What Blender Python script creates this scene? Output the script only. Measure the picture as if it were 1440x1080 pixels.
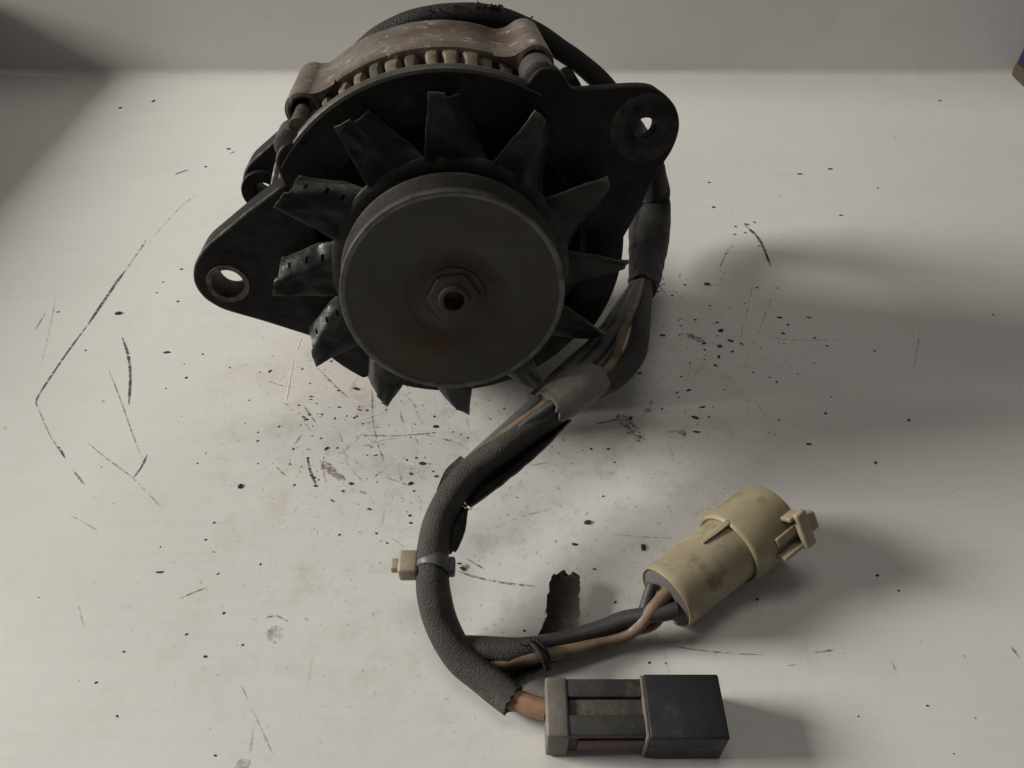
import bpy, bmesh, math, random
from mathutils import Vector, Matrix, noise
random.seed(7)
R = math.radians
scn = bpy.context.scene
for o in list(bpy.data.objects): bpy.data.objects.remove(o)

# ---------------------------------------------------------------- camera
CAM_H = 0.235
cam_d = bpy.data.cameras.new('camera'); cam = bpy.data.objects.new('camera', cam_d)
scn.collection.objects.link(cam)
cam.location = (0, 0, CAM_H); cam.rotation_euler = (R(45), 0, 0)
cam_d.sensor_width = 36; cam_d.lens = 27.2; cam_d.clip_start = 0.005; cam_d.clip_end = 50
scn.camera = cam
# ---------------------------------------------------------------- light
w = bpy.data.worlds.new('World'); scn.world = w; w.use_nodes = True
bg = w.node_tree.nodes['Background']; bg.inputs[0].default_value = (1.0, 0.975, 0.93, 1); bg.inputs[1].default_value = 0.078
def lamp(name, loc, target, power, sx, sy, col):
    d = bpy.data.lights.new(name, 'AREA'); d.shape = 'RECTANGLE'; d.size = sx; d.size_y = sy
    d.energy = power; d.color = col
    o = bpy.data.objects.new(name, d); scn.collection.objects.link(o); o.location = loc
    o.rotation_euler = (Vector(target) - Vector(loc)).to_track_quat('-Z', 'Y').to_euler()
    return o
lamp('left_lamp', (-2.0, 0.35, 0.86), (0, .20, 0), 65, .7, .6, (1.0, .962, .895))  # lamp off to the left, inferred from the direction of the shadows
lamp('ceiling_light', (-0.10, 0.62, 2.0), (0, .2, 0), 5.2, 1.0, .5, (1.0, .95, .87))
vs = scn.view_settings; vs.view_transform = 'Standard'; vs.look = 'None'; vs.exposure = 0.0; vs.gamma = 1
vs.use_curve_mapping = False
scn.render.resolution_x = 1024; scn.render.resolution_y = 768

# ---------------------------------------------------------------- measuring helpers (millimetres; photo pixels 1440x1080)
F = 1088.0; P = R(45); CM = Vector((0, 0, CAM_H * 1000))
FW = Vector((0, math.cos(P), -math.sin(P))); UP = Vector((0, math.sin(P), math.cos(P))); RT = Vector((1, 0, 0))
def ray(px, py): return RT * ((px - 720) / F) - UP * ((py - 540) / F) + FW
def pix(px, py, h=0.0):
    d = ray(px, py); return CM + d * ((h - CM.z) / d.z)
TILT, YAW = R(8.613), R(-5.5)
AO = Vector((-18.716, 195.85, 78.146))                       # pulley face centre
AM = Matrix.Rotation(-YAW, 3, 'Z') @ Matrix.Rotation(-TILT, 3, 'X')
AX, AY, AZ = AM.col[0].copy(), AM.col[1].copy(), AM.col[2].copy()
def onp(px, py, d):
    o = AO + AY * d; r = ray(px, py); q = CM + r * (((o - CM) @ AY) / (r @ AY)) - o
    return (q @ AX, q @ AZ)
def loc_to_world(x, d, z): return AO + AX * x + AY * d + AZ * z

# ---------------------------------------------------------------- materials
def mat(name, c1, c2=None, rough=.6, rvar=.15, scale=60, metal=0.0, bump=.25, bscale=300, spec=.5, c3=None, t3=.62, s3=None, worn_lit=None, weave=0.0):
    m = bpy.data.materials.new(name); m.use_nodes = True
    nt = m.node_tree; n = nt.nodes; L = nt.links; b = n['Principled BSDF']
    c2 = c2 or tuple(x * .7 for x in c1)
    tc = n.new('ShaderNodeTexCoord')
    def noi(s, det=6, r=.6):
        t = n.new('ShaderNodeTexNoise'); t.inputs['Scale'].default_value = s; t.inputs['Detail'].default_value = det
        t.inputs['Roughness'].default_value = r; L.new(tc.outputs['Object'], t.inputs['Vector']); return t
    def ramp(src, a, bb):
        r = n.new('ShaderNodeMapRange'); r.inputs['From Min'].default_value = a; r.inputs['From Max'].default_value = bb
        L.new(src, r.inputs['Value']); return r.outputs[0]
    def mix(f, a, bcol):
        x = n.new('ShaderNodeMix'); x.data_type = 'RGBA'; L.new(f, x.inputs[0])
        if isinstance(a, tuple): x.inputs[6].default_value = (*a, 1)
        else: L.new(a, x.inputs[6])
        x.inputs[7].default_value = (*bcol, 1); return x.outputs[2]
    n1 = noi(scale); f = ramp(n1.outputs[0], .35, .65); col = mix(f, c1, c2)
    if c3:
        n3 = noi(s3 or scale * .55, 8, .7); col = mix(ramp(n3.outputs[0], t3 - .05, t3 + .08), col, c3)
    if worn_lit:
        g = n.new('ShaderNodeNewGeometry'); nw = noi(220, 4)
        ad = n.new('ShaderNodeMath'); ad.operation = 'MULTIPLY_ADD'; L.new(nw.outputs[0], ad.inputs[0]); ad.inputs[1].default_value = .10; L.new(g.outputs['Pointiness'], ad.inputs[2])
        col = mix(ramp(ad.outputs[0], .585, .66), col, worn_lit)  # paler on convex edges: wear, with edge highlights put into the colour
    L.new(col, b.inputs['Base Color'])
    rr = n.new('ShaderNodeMapRange'); rr.inputs['To Min'].default_value = max(.05, rough - rvar); rr.inputs['To Max'].default_value = min(1, rough + rvar)
    n2 = noi(scale * 2.3); rr.inputs['From Min'].default_value = .3; rr.inputs['From Max'].default_value = .7
    L.new(n2.outputs[0], rr.inputs['Value']); L.new(rr.outputs[0], b.inputs['Roughness'])
    b.inputs['Metallic'].default_value = metal; b.inputs['Specular IOR Level'].default_value = spec
    if bump:
        nb = noi(bscale, 5); bn = n.new('ShaderNodeBump'); bn.inputs['Strength'].default_value = bump; bn.inputs['Distance'].default_value = .0006
        L.new(nb.outputs[0], bn.inputs['Height']); L.new(bn.outputs[0], b.inputs['Normal'])
        if weave:
            vo = n.new('ShaderNodeTexVoronoi'); vo.inputs['Scale'].default_value = weave; L.new(tc.outputs['Object'], vo.inputs['Vector'])
            b2 = n.new('ShaderNodeBump'); b2.inputs['Strength'].default_value = .55; b2.inputs['Distance'].default_value = .0004; b2.invert = True
            L.new(vo.outputs['Distance'], b2.inputs['Height']); L.new(bn.outputs[0], b2.inputs['Normal']); L.new(b2.outputs[0], b.inputs['Normal'])
    return m
M = {}
M['cast'] = mat('oily_black_casting', (.0048, .0046, .0045), (.009, .008, .0072), .55, .18, 70, 0, .8, 260, .25, c3=(.028, .021, .015), t3=.61, worn_lit=(.075, .068, .06))
M['edge'] = mat('worn_lit_casting', (.05, .046, .042), (.09, .08, .068), .5, .15, 90, .3, .4, 500, .5, c3=(.025, .02, .018))  # paler copy for lip and lobes: wear and edge light put into colour
M['fan'] = mat('blackened_steel', (.009, .0095, .0095), (.017, .016, .014), .42, .15, 80, .1, .4, 380, .4, c3=(.055, .045, .032), t3=.66, worn_lit=(.085, .08, .07))
M['pulley'] = mat('pulley_steel', (.044, .041, .034), (.060, .053, .041), .5, .12, 45, .1, .25, 600, .4, c3=(.075, .043, .028), t3=.57)
M['rim'] = mat('lit_rim', (.15, .147, .14), (.06, .057, .053), .36, .1, 90, .5, .15, 600)  # paler than the pulley steel: the rim's highlight put into the colour
M['rust'] = mat('rusty_recess', (.060, .044, .031), (.042, .034, .026), .65, .1, 160, .1, .4, 700, c3=(.06, .045, .03))
M['stator'] = mat('stained_glint_steel', (.27, .245, .215), (.125, .07, .035), .36, .18, 30, .5, .8, 330, c3=(.60, .58, .56), t3=.61, s3=210)  # brown is stain; the fine pale speckle is glints put into the colour
M['rib'] = mat('grimy_aluminium', (.19, .165, .118), (.09, .068, .042), .6, .15, 110, .1, .4, 500)
M['rib_dark'] = mat('sooty_aluminium', (.10, .085, .062), (.045, .034, .024), .65, .15, 120, .1, .5, 500)
M['dark'] = mat('recess_stud_black', (.012, .010, .008), (.02, .016, .012), .8, .1, 90, 0, .2, 300)  # recess shade put into the colour of bowl, drum and wire hole; also stud
M['bush'] = mat('bushing_steel', (.14, .125, .10), (.05, .045, .035), .55, .15, 260, .5, .5, 700)
M['rubber'] = mat('black_sleeve', (.014, .0135, .0135), (.024, .022, .020), .62, .12, 120, 0, .4, 2200, .35, c3=(.045, .038, .032), t3=.66, weave=1500)
M['sleeve'] = mat('dusty_sleeve', (.040, .036, .033), (.062, .055, .049), .62, .1, 120, 0, .8, 2600, .35, c3=(.10, .085, .07), t3=.64, weave=1500)
M['tape'] = mat('grey_tape', (.16, .145, .127), (.21, .185, .16), .65, .1, 90, 0, .35, 500, .35, c3=(.05, .042, .036), t3=.6)
M['wire_grey'] = mat('grey_wire', (.075, .078, .076), (.11, .105, .097), .5, .1, 140, 0, .2, 500, c3=(.15, .13, .11), t3=.66)
M['wire_black'] = mat('black_wire', (.030, .031, .031), (.05, .047, .043), .5, .1, 140, 0, .2, 500, .4, c3=(.12, .10, .08), t3=.66)
M['wire_tan'] = mat('tan_wire', (.23, .165, .105), (.13, .09, .058), .55, .1, 120, 0, .25, 500, c3=(.05, .04, .033), t3=.6)
M['wire_brown'] = mat('brown_wire', (.27, .15, .08), (.14, .09, .055), .5, .1, 110, 0, .25, 400, c3=(.05, .035, .025), t3=.58)
M['nylon'] = mat('yellowed_nylon', (.325, .288, .195), (.26, .215, .135), .42, .1, 60, 0, .2, 400, .4, c3=(.20, .145, .085), t3=.55, s3=70)
M['nylon_d'] = mat('grimy_nylon', (.34, .28, .18), (.24, .18, .11), .5, .1, 110, 0, .25, 400, .45, c3=(.14, .11, .09), t3=.6)
M['seal'] = mat('grey_seal', (.115, .105, .10), (.085, .078, .074), .6, .1, 120, 0, .25, 500)
M['clip'] = mat('beige_clip', (.34, .29, .21), (.25, .21, .155), .5, .1, 150, 0, .2, 500, c3=(.13, .11, .09), t3=.62)
M['clipdark'] = mat('grimy_clip_band', (.075, .078, .078), (.11, .107, .10), .5, .1, 150, 0, .2, 500)
M['plug_grey'] = mat('grey_plug', (.12, .105, .092), (.17, .15, .13), .55, .1, 140, 0, .3, 600, c3=(.07, .06, .05))
M['plug_mid'] = mat('dusty_plug', (.024, .024, .024), (.045, .042, .037), .6, .1, 120, 0, .3, 600, .35, c3=(.10, .09, .072), t3=.62)
M['plug_brown'] = mat('brown_grime', (.085, .068, .053), (.05, .042, .035), .7, .1, 160, 0, .5, 800, c3=(.14, .11, .085))
M['plug_black'] = mat('black_plug', (.0135, .0145, .018), (.020, .020, .022), .6, .12, 100, 0, .2, 700, .3, c3=(.045, .046, .042), t3=.60)
M['plug_red'] = mat('red_brown_lock', (.075, .022, .016), (.05, .02, .015), .55, .1, 120, 0, .2, 600)
M['crumb'] = mat('rubber_crumb', (.018, .016, .014), (.05, .04, .032), .8, .1, 400, 0, .5, 900)
M['scrap'] = mat('torn_sleeve', (.020, .015, .012), (.042, .031, .024), .75, .1, 150, 0, 1.0, 260, .3, c3=(.075, .058, .045), t3=.6)
M['blue'] = mat('dark_blue_board', (.018, .018, .060), (.024, .022, .07), .45, .1, 30, 0, .1, 300)
M['olive'] = mat('olive_board', (.075, .062, .035), (.05, .04, .025), .6, .1, 40, 0, .1, 300)

def table_mat(name, dirt):
    m = bpy.data.materials.new(name); m.use_nodes = True
    nt = m.node_tree; n = nt.nodes; L = nt.links; b = n['Principled BSDF']
    tc = n.new('ShaderNodeTexCoord')
    def noi(s, det=5, r=.55, sc=None):
        t = n.new('ShaderNodeTexNoise'); t.inputs['Scale'].default_value = s; t.inputs['Detail'].default_value = det; t.inputs['Roughness'].default_value = r
        if sc:
            mp = n.new('ShaderNodeMapping'); mp.inputs['Scale'].default_value = sc; mp.inputs['Rotation'].default_value = (0, 0, .5)
            L.new(tc.outputs['Object'], mp.inputs[0]); L.new(mp.outputs[0], t.inputs['Vector'])
        else: L.new(tc.outputs['Object'], t.inputs['Vector'])
        return t.outputs[0]
    def mr(v, a, bb, c=0., d=1.):
        r = n.new('ShaderNodeMapRange'); r.inputs[1].default_value = a; r.inputs[2].default_value = bb; r.inputs[3].default_value = c; r.inputs[4].default_value = d
        L.new(v, r.inputs[0]); return r.outputs[0]
    def mul(a, bb):
        x = n.new('ShaderNodeMath'); x.operation = 'MULTIPLY'; L.new(a, x.inputs[0])
        if isinstance(bb, float): x.inputs[1].default_value = bb
        else: L.new(bb, x.inputs[1])
        return x.outputs[0]
    def mixc(f, a, c):
        x = n.new('ShaderNodeMix'); x.data_type = 'RGBA'; L.new(f, x.inputs[0])
        if isinstance(a, tuple): x.inputs[6].default_value = (*a, 1)
        else: L.new(a, x.inputs[6])
        x.inputs[7].default_value = (*c, 1); return x.outputs[2]
    col = mixc(mr(noi(9), .35, .65), (.655, .64, .61), (.695, .685, .655))
    col = mixc(mr(noi(35, 8, .7), .55, .75, 0, .35), col, (.56, .53, .48))
    if dirt:
        # grime that came off the machine: denser where it was dragged about, around (-20, 200) mm
        vm = n.new('ShaderNodeVectorMath'); vm.operation = 'DISTANCE'; L.new(tc.outputs['Object'], vm.inputs[0]); vm.inputs[1].default_value = (-.005, .205, 0)
        near = mr(vm.outputs['Value'], .05, .17, 1, 0)
        col = mixc(mul(mr(noi(60, 9, .75), .50, .66), mul(near, .42)), col, (.33, .28, .22))
        col = mixc(mul(mr(noi(420, 4, .7), .62, .68), mul(near, .75)), col, (.16, .13, .10))
        col = mixc(mul(mr(noi(1, 6, .7, (240, 18, 1)), .64, .70), mul(near, .5)), col, (.30, .25, .20))
        col = mixc(mr(noi(260, 2, .5), .755, .78, 0, .6), col, (.22, .18, .14))
    col = mixc(mr(noi(1, 5, .6, (14, 420, 1)), .45, .7, 0, .16), col, (.54, .525, .50))
    L.new(col, b.inputs['Base Color'])
    L.new(mr(noi(40), .3, .7, .34, .5), b.inputs['Roughness']); b.inputs['Specular IOR Level'].default_value = .35
    bn = n.new('ShaderNodeBump'); bn.inputs['Strength'].default_value = .12; bn.inputs['Distance'].default_value = .0005
    L.new(noi(180, 4), bn.inputs['Height']); L.new(bn.outputs[0], b.inputs['Normal'])
    return m
M['table'] = table_mat('scuffed_white_board', True)
M['wall'] = table_mat('plain_white_board', False)

def mark_mat(name, col, lo, hi, scale, maxa=.95):
    m = bpy.data.materials.new(name); m.use_nodes = True
    nt = m.node_tree; n = nt.nodes; L = nt.links; b = n['Principled BSDF']
    tc = n.new('ShaderNodeTexCoord'); t = n.new('ShaderNodeTexNoise'); t.inputs['Scale'].default_value = scale; t.inputs['Detail'].default_value = 5
    t.inputs['Roughness'].default_value = .7; L.new(tc.outputs['Object'], t.inputs['Vector'])
    r = n.new('ShaderNodeMapRange'); r.inputs[1].default_value = lo; r.inputs[2].default_value = hi; r.inputs[3].default_value = 0; r.inputs[4].default_value = maxa
    L.new(t.outputs[0], r.inputs[0]); L.new(r.outputs[0], b.inputs['Alpha'])
    b.inputs['Base Color'].default_value = (*col, 1); b.inputs['Roughness'].default_value = .8
    return m
M['mk_dark'] = mark_mat('dark_rubber_streak', (.065, .05, .037), .36, .52, 500, .9)
M['mk_mid'] = mark_mat('brown_streak', (.19, .155, .12), .40, .60, 420, .75)
M['mk_faint'] = mark_mat('faint_streak', (.34, .31, .27), .42, .62, 300, .6)
M['mk_smear'] = mark_mat('oily_smear', (.17, .14, .11), .47, .60, 520, .75)
M['mk_white'] = mark_mat('bare_scratch', (.80, .79, .77), .36, .5, 300, .85)

b_ = M['nylon'].node_tree.nodes['Principled BSDF']; b_.inputs['Subsurface Weight'].default_value = .35; b_.inputs['Subsurface Radius'].default_value = (1, .7, .35); b_.inputs['Subsurface Scale'].default_value = .003
# ---------------------------------------------------------------- mesh helpers (input in millimetres)
S = .001
def link(name, me, m, parent=None, smooth=40):
    o = bpy.data.objects.new(name, me); scn.collection.objects.link(o)
    if not me.materials:
        for mm in (m if isinstance(m, (list, tuple)) else [m]): me.materials.append(M[mm])
    if smooth:
        me.polygons.foreach_set('use_smooth', [True] * len(me.polygons))
        try: me.set_sharp_from_angle(angle=R(smooth))
        except Exception: pass
    if parent: o.parent = parent
    return o
def bm_mesh(bm, name='mesh'):
    bmesh.ops.recalc_face_normals(bm, faces=bm.faces)
    bmesh.ops.scale(bm, vec=(S, S, S), verts=bm.verts)
    me = bpy.data.meshes.new(name); bm.to_mesh(me); bm.free(); return me
def grid_faces(bm, rows, closed_u=False, closed_v=False, mi=0):
    nu, nv = len(rows), len(rows[0])
    for i in range(nu if closed_u else nu - 1):
        for j in range(nv if closed_v else nv - 1):
            a, b, c, d = rows[i][j], rows[(i + 1) % nu][j], rows[(i + 1) % nu][(j + 1) % nv], rows[i][(j + 1) % nv]
            vs_ = []
            for v in (a, b, c, d):
                if v not in vs_: vs_.append(v)
            if len(vs_) > 2:
                try: f = bm.faces.new(vs_); f.material_index = mi
                except ValueError: pass
def lathe(bm, prof, n=96, axis_pt=(0, 0), jit=0.0):
    """prof: list of (r, d); turns about local Y"""
    rows = []
    for r, d in prof:
        if r < 1e-6: v = bm.verts.new((axis_pt[0], d, axis_pt[1])); rows.append([v] * n)
        else: rows.append([bm.verts.new((axis_pt[0] + r * math.cos(2 * math.pi * k / n), d, axis_pt[1] + r * math.sin(2 * math.pi * k / n))) for k in range(n)])
    grid_faces(bm, rows, closed_v=True)
def lathe_arc(bm, a0, a1, prof, n=60):
    rows = [[bm.verts.new((r * math.cos(R(a0 + (a1 - a0) * k / n)), d, r * math.sin(R(a0 + (a1 - a0) * k / n)))) for k in range(n + 1)] for r, d in prof]
    grid_faces(bm, rows)
def catmull(pts, step):
    pts = [Vector(p) for p in pts]; out = []
    for i in range(len(pts) - 1):
        p0 = pts[i - 1] if i else pts[0] * 2 - pts[1]; p1, p2 = pts[i], pts[i + 1]
        p3 = pts[i + 2] if i + 2 < len(pts) else p2 * 2 - p1
        k = max(2, int((p2 - p1).length / step))
        for j in range(k):
            t = j / k
            out.append(.5 * ((2 * p1) + (p2 - p0) * t + (2 * p0 - 5 * p1 + 4 * p2 - p3) * t * t + (3 * p1 - p0 - 3 * p2 + p3) * t ** 3))
    out.append(pts[-1]); return out
def frames(path, up=Vector((0, 0, 1))):
    fr = []
    for i, p in enumerate(path):
        t = (path[min(i + 1, len(path) - 1)] - path[max(i - 1, 0)]).normalized()
        s = t.cross(up)
        if s.length < .05: s = fr[-1][1] if fr else t.cross(Vector((0, 1, 0)))
        s.normalize(); fr.append((t, s, s.cross(t).normalized()))
    return fr
def tube(bm, pts, r, n=16, step=2.0, cap=True, jit=.06, flat=1.0, inner=0.0, seed=0, ragged=0.0):
    """a swept round bar; r a number or a list (one per point); inner>0 leaves the ends open with a wall"""
    path = catmull(pts, step); fr = frames(path); N = len(path)
    rows = []
    def rad(i):
        if isinstance(r, (int, float)): return r
        x = i / (N - 1) * (len(r) - 1); k = min(int(x), len(r) - 2); return r[k] * (1 - x + k) + r[k + 1] * (x - k)
    for i, p in enumerate(path):
        t, s, u = fr[i]; row = []
        for k in range(n):
            a = 2 * math.pi * k / n
            rr = rad(i) * (1 + jit * noise.noise(Vector((i * step * .12 + seed * 7.3, math.cos(a), math.sin(a) + seed))))
            e = Vector()
            if ragged and i in (0, N - 1): e = t * (random.uniform(-1, 1) * ragged)
            row.append(bm.verts.new(p + s * (rr * math.cos(a)) + u * (rr * math.sin(a) * flat) + e))
        rows.append(row)
    grid_faces(bm, rows, closed_v=True)
    if cap:
        for row, i, sg in ((rows[0], 0, -1), (rows[-1], N - 1, 1)):
            if inner:
                p = path[i]; deep = []; t = fr[i][0]
                lip = [bm.verts.new(p + (v.co - p) * inner) for v in row]
                inn = [bm.verts.new(p + (v.co - p) * inner - t * sg * rad(i) * 1.2) for v in row]
                grid_faces(bm, [row, lip, inn], closed_v=True)
                bm.faces.new(inn)
            else:
                bm.faces.new(row)
def ribbon(bm, pts, wid, thick, up=None, n=6, curl=0.0, step=2.0, rag=0.0, seed=0):
    """strip with thickness; wid one number or list; curl bends the cross-section (mm of rise at the edges)"""
    path = catmull(pts, step); fr = frames(path, up or Vector((0, 0, 1))); N = len(path); rows = []
    for i, p in enumerate(path):
        t, s, u = fr[i]; x = i / (N - 1)
        if isinstance(wid, (int, float)): wd = wid
        else:
            y = x * (len(wid) - 1); k = min(int(y), len(wid) - 2); wd = wid[k] * (1 - y + k) + wid[k + 1] * (y - k)
        e = [0.0] * (n + 1)
        if rag and i in (0, N - 1): e = [random.uniform(-rag, rag) for _ in range(n + 1)]
        sd = 1 + (rag * .12) * noise.noise(Vector((i * .6, seed, 3)))
        top = [p + s * (wd * sd * (j / n - .5)) + u * (curl * (2 * j / n - 1) ** 2) + t * e[j] for j in range(n + 1)]
        row = [bm.verts.new(q + u * thick * .5) for q in top] + [bm.verts.new(q - u * thick * .5) for q in reversed(top)]
        rows.append(row)
    grid_faces(bm, rows, closed_v=True)
    bm.faces.new(rows[0]); bm.faces.new(rows[-1])
def box(bm, x0, x1, y0, y1, z0, z1, bev=0.0, seg=2):
    v = [bm.verts.new((x, y, z)) for x in (x0, x1) for y in (y0, y1) for z in (z0, z1)]
    fs = [bm.faces.new([v[i] for i in q]) for q in ((0, 1, 3, 2), (4, 6, 7, 5), (0, 4, 5, 1), (2, 3, 7, 6), (0, 2, 6, 4), (1, 5, 7, 3))]
    if bev:
        es = list({e for f in fs for e in f.edges})
        bmesh.ops.bevel(bm, geom=es, offset=bev, segments=seg, affect='EDGES', profile=.5)
def rounded(pts, rad, seg=6):
    """round the corners of a closed polygon; rad: number or list"""
    n = len(pts); out = []
    for i in range(n):
        p = Vector(pts[i]); a = Vector(pts[i - 1]) - p; b = Vector(pts[(i + 1) % n]) - p
        r_ = rad if isinstance(rad, (int, float)) else rad[i]
        r_ = min(r_, a.length * .48, b.length * .48)
        if r_ < .05: out.append(p.copy()); continue
        p1, p2 = p + a.normalized() * r_, p + b.normalized() * r_
        for k in range(seg + 1):
            t = k / seg; out.append(p1 * (1 - t) ** 2 + p * 2 * t * (1 - t) + p2 * t * t)
    return out
def circle(cx, cz, r, n=40): return [Vector((cx + r * math.cos(2 * math.pi * k / n), cz + r * math.sin(2 * math.pi * k / n))) for k in range(n)]
def plate(outlines, d0, d1, bev=.8):
    """solid plate from closed outlines in (x,z), first outer then holes, between depths d0 and d1 -> mesh in metres, y = depth"""
    cu = bpy.data.curves.new('outline', 'CURVE'); cu.dimensions = '2D'; cu.fill_mode = 'BOTH'
    for k, ol in enumerate(outlines):
        sp = cu.splines.new('POLY'); sp.points.add(len(ol) - 1); sp.use_cyclic_u = True
        for q, p in zip(sp.points, ol): q.co = (p[0] * S, p[1] * S, 0, 1)
    cu.extrude = max(0.0, ((d1 - d0) / 2 - bev)) * S; cu.bevel_depth = bev * S; cu.bevel_resolution = 2; cu.offset = -bev * S
    o = bpy.data.objects.new('outline', cu); scn.collection.objects.link(o)
    dg = bpy.context.evaluated_depsgraph_get()
    me = bpy.data.meshes.new_from_object(o.evaluated_get(dg)); me.materials.clear()
    bpy.data.objects.remove(o)
    # curve plane xy -> local xz ; z -> depth
    for v in me.vertices:
        x, y, z = v.co; v.co = (x, (d0 + d1) / 2 * S - z, y)
    me.update(); return me
def empty(name, loc, rot=(0, 0, 0)):
    o = bpy.data.objects.new(name, None); scn.collection.objects.link(o); o.location = loc; o.rotation_euler = rot
    o.empty_display_size = .01; return o
def tag(o, label, cat=None, group=None, kind=None):
    o['label'] = label
    if cat: o['category'] = cat
    if group: o['group'] = group
    if kind: o['kind'] = kind
    return o

# ================================================================ the setting
WALL_Y = 548.0; XL, XR = -376.0, 357.0
bm = bmesh.new()
rows = []
prof = [(-500, 0)] + [(WALL_Y - 5 + 0, 0)] + [(WALL_Y - 5 + 5 * math.sin(R(a)), 5 - 5 * math.cos(R(a))) for a in (15, 30, 45)]
NX = 24
for y, z in prof:
    rows.append([bm.verts.new((XL - 4 + (XR - XL + 8) * i / NX, y, z + (.35 * noise.noise(Vector((i * .7, 1, 0))) if z > .2 else 0))) for i in range(NX + 1)])
grid_faces(bm, rows)
table = link('table_top', bm_mesh(bm), 'table', smooth=60); tag(table, 'scuffed white board with black rubber crumbs and streaks', kind='structure')
bm = bmesh.new(); rows = []
for y, z in [(WALL_Y - 5 + 5 * math.sin(R(a)), 5 - 5 * math.cos(R(a))) for a in (45, 60, 75, 90)] + [(WALL_Y, 30), (WALL_Y, 90), (WALL_Y, 330), (WALL_Y + 12, 330), (WALL_Y + 12, -1)]:
    rows.append([bm.verts.new((XL - 4 + (XR - XL + 8) * i / NX, y + (.8 * noise.noise(Vector((i * .35, z * .02, 5))) if y == WALL_Y and z < 330 else 0), z + (.35 * noise.noise(Vector((i * .7, 1, 0))) if z < 3 and y < WALL_Y + 5 else 0))) for i in range(NX + 1)])
grid_faces(bm, rows)
wall = link('back_wall', bm_mesh(bm), 'wall', smooth=60); tag(wall, 'plain white upstand behind the scuffed board', kind='structure')
for nm, x0, x1, lab in (('side_wall', XR, XR + 14, 'dark blue side board at the end of the white back wall'), ('side_wall', XL - 14, XL, 'low dark blue side board at the other end')):
    bm = bmesh.new(); box(bm, x0, x1, -480, WALL_Y - .6, 9, 63, .6)
    o = link(nm, bm_mesh(bm), 'blue', smooth=30); tag(o, lab, kind='structure')
    bm = bmesh.new(); box(bm, x0 - .6 if x0 > 0 else x0, x1 if x0 > 0 else x1 + .6, -480, WALL_Y - .9, .3, 9, .5)
    link('base_strip', bm_mesh(bm), 'olive', o, smooth=30)

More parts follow.
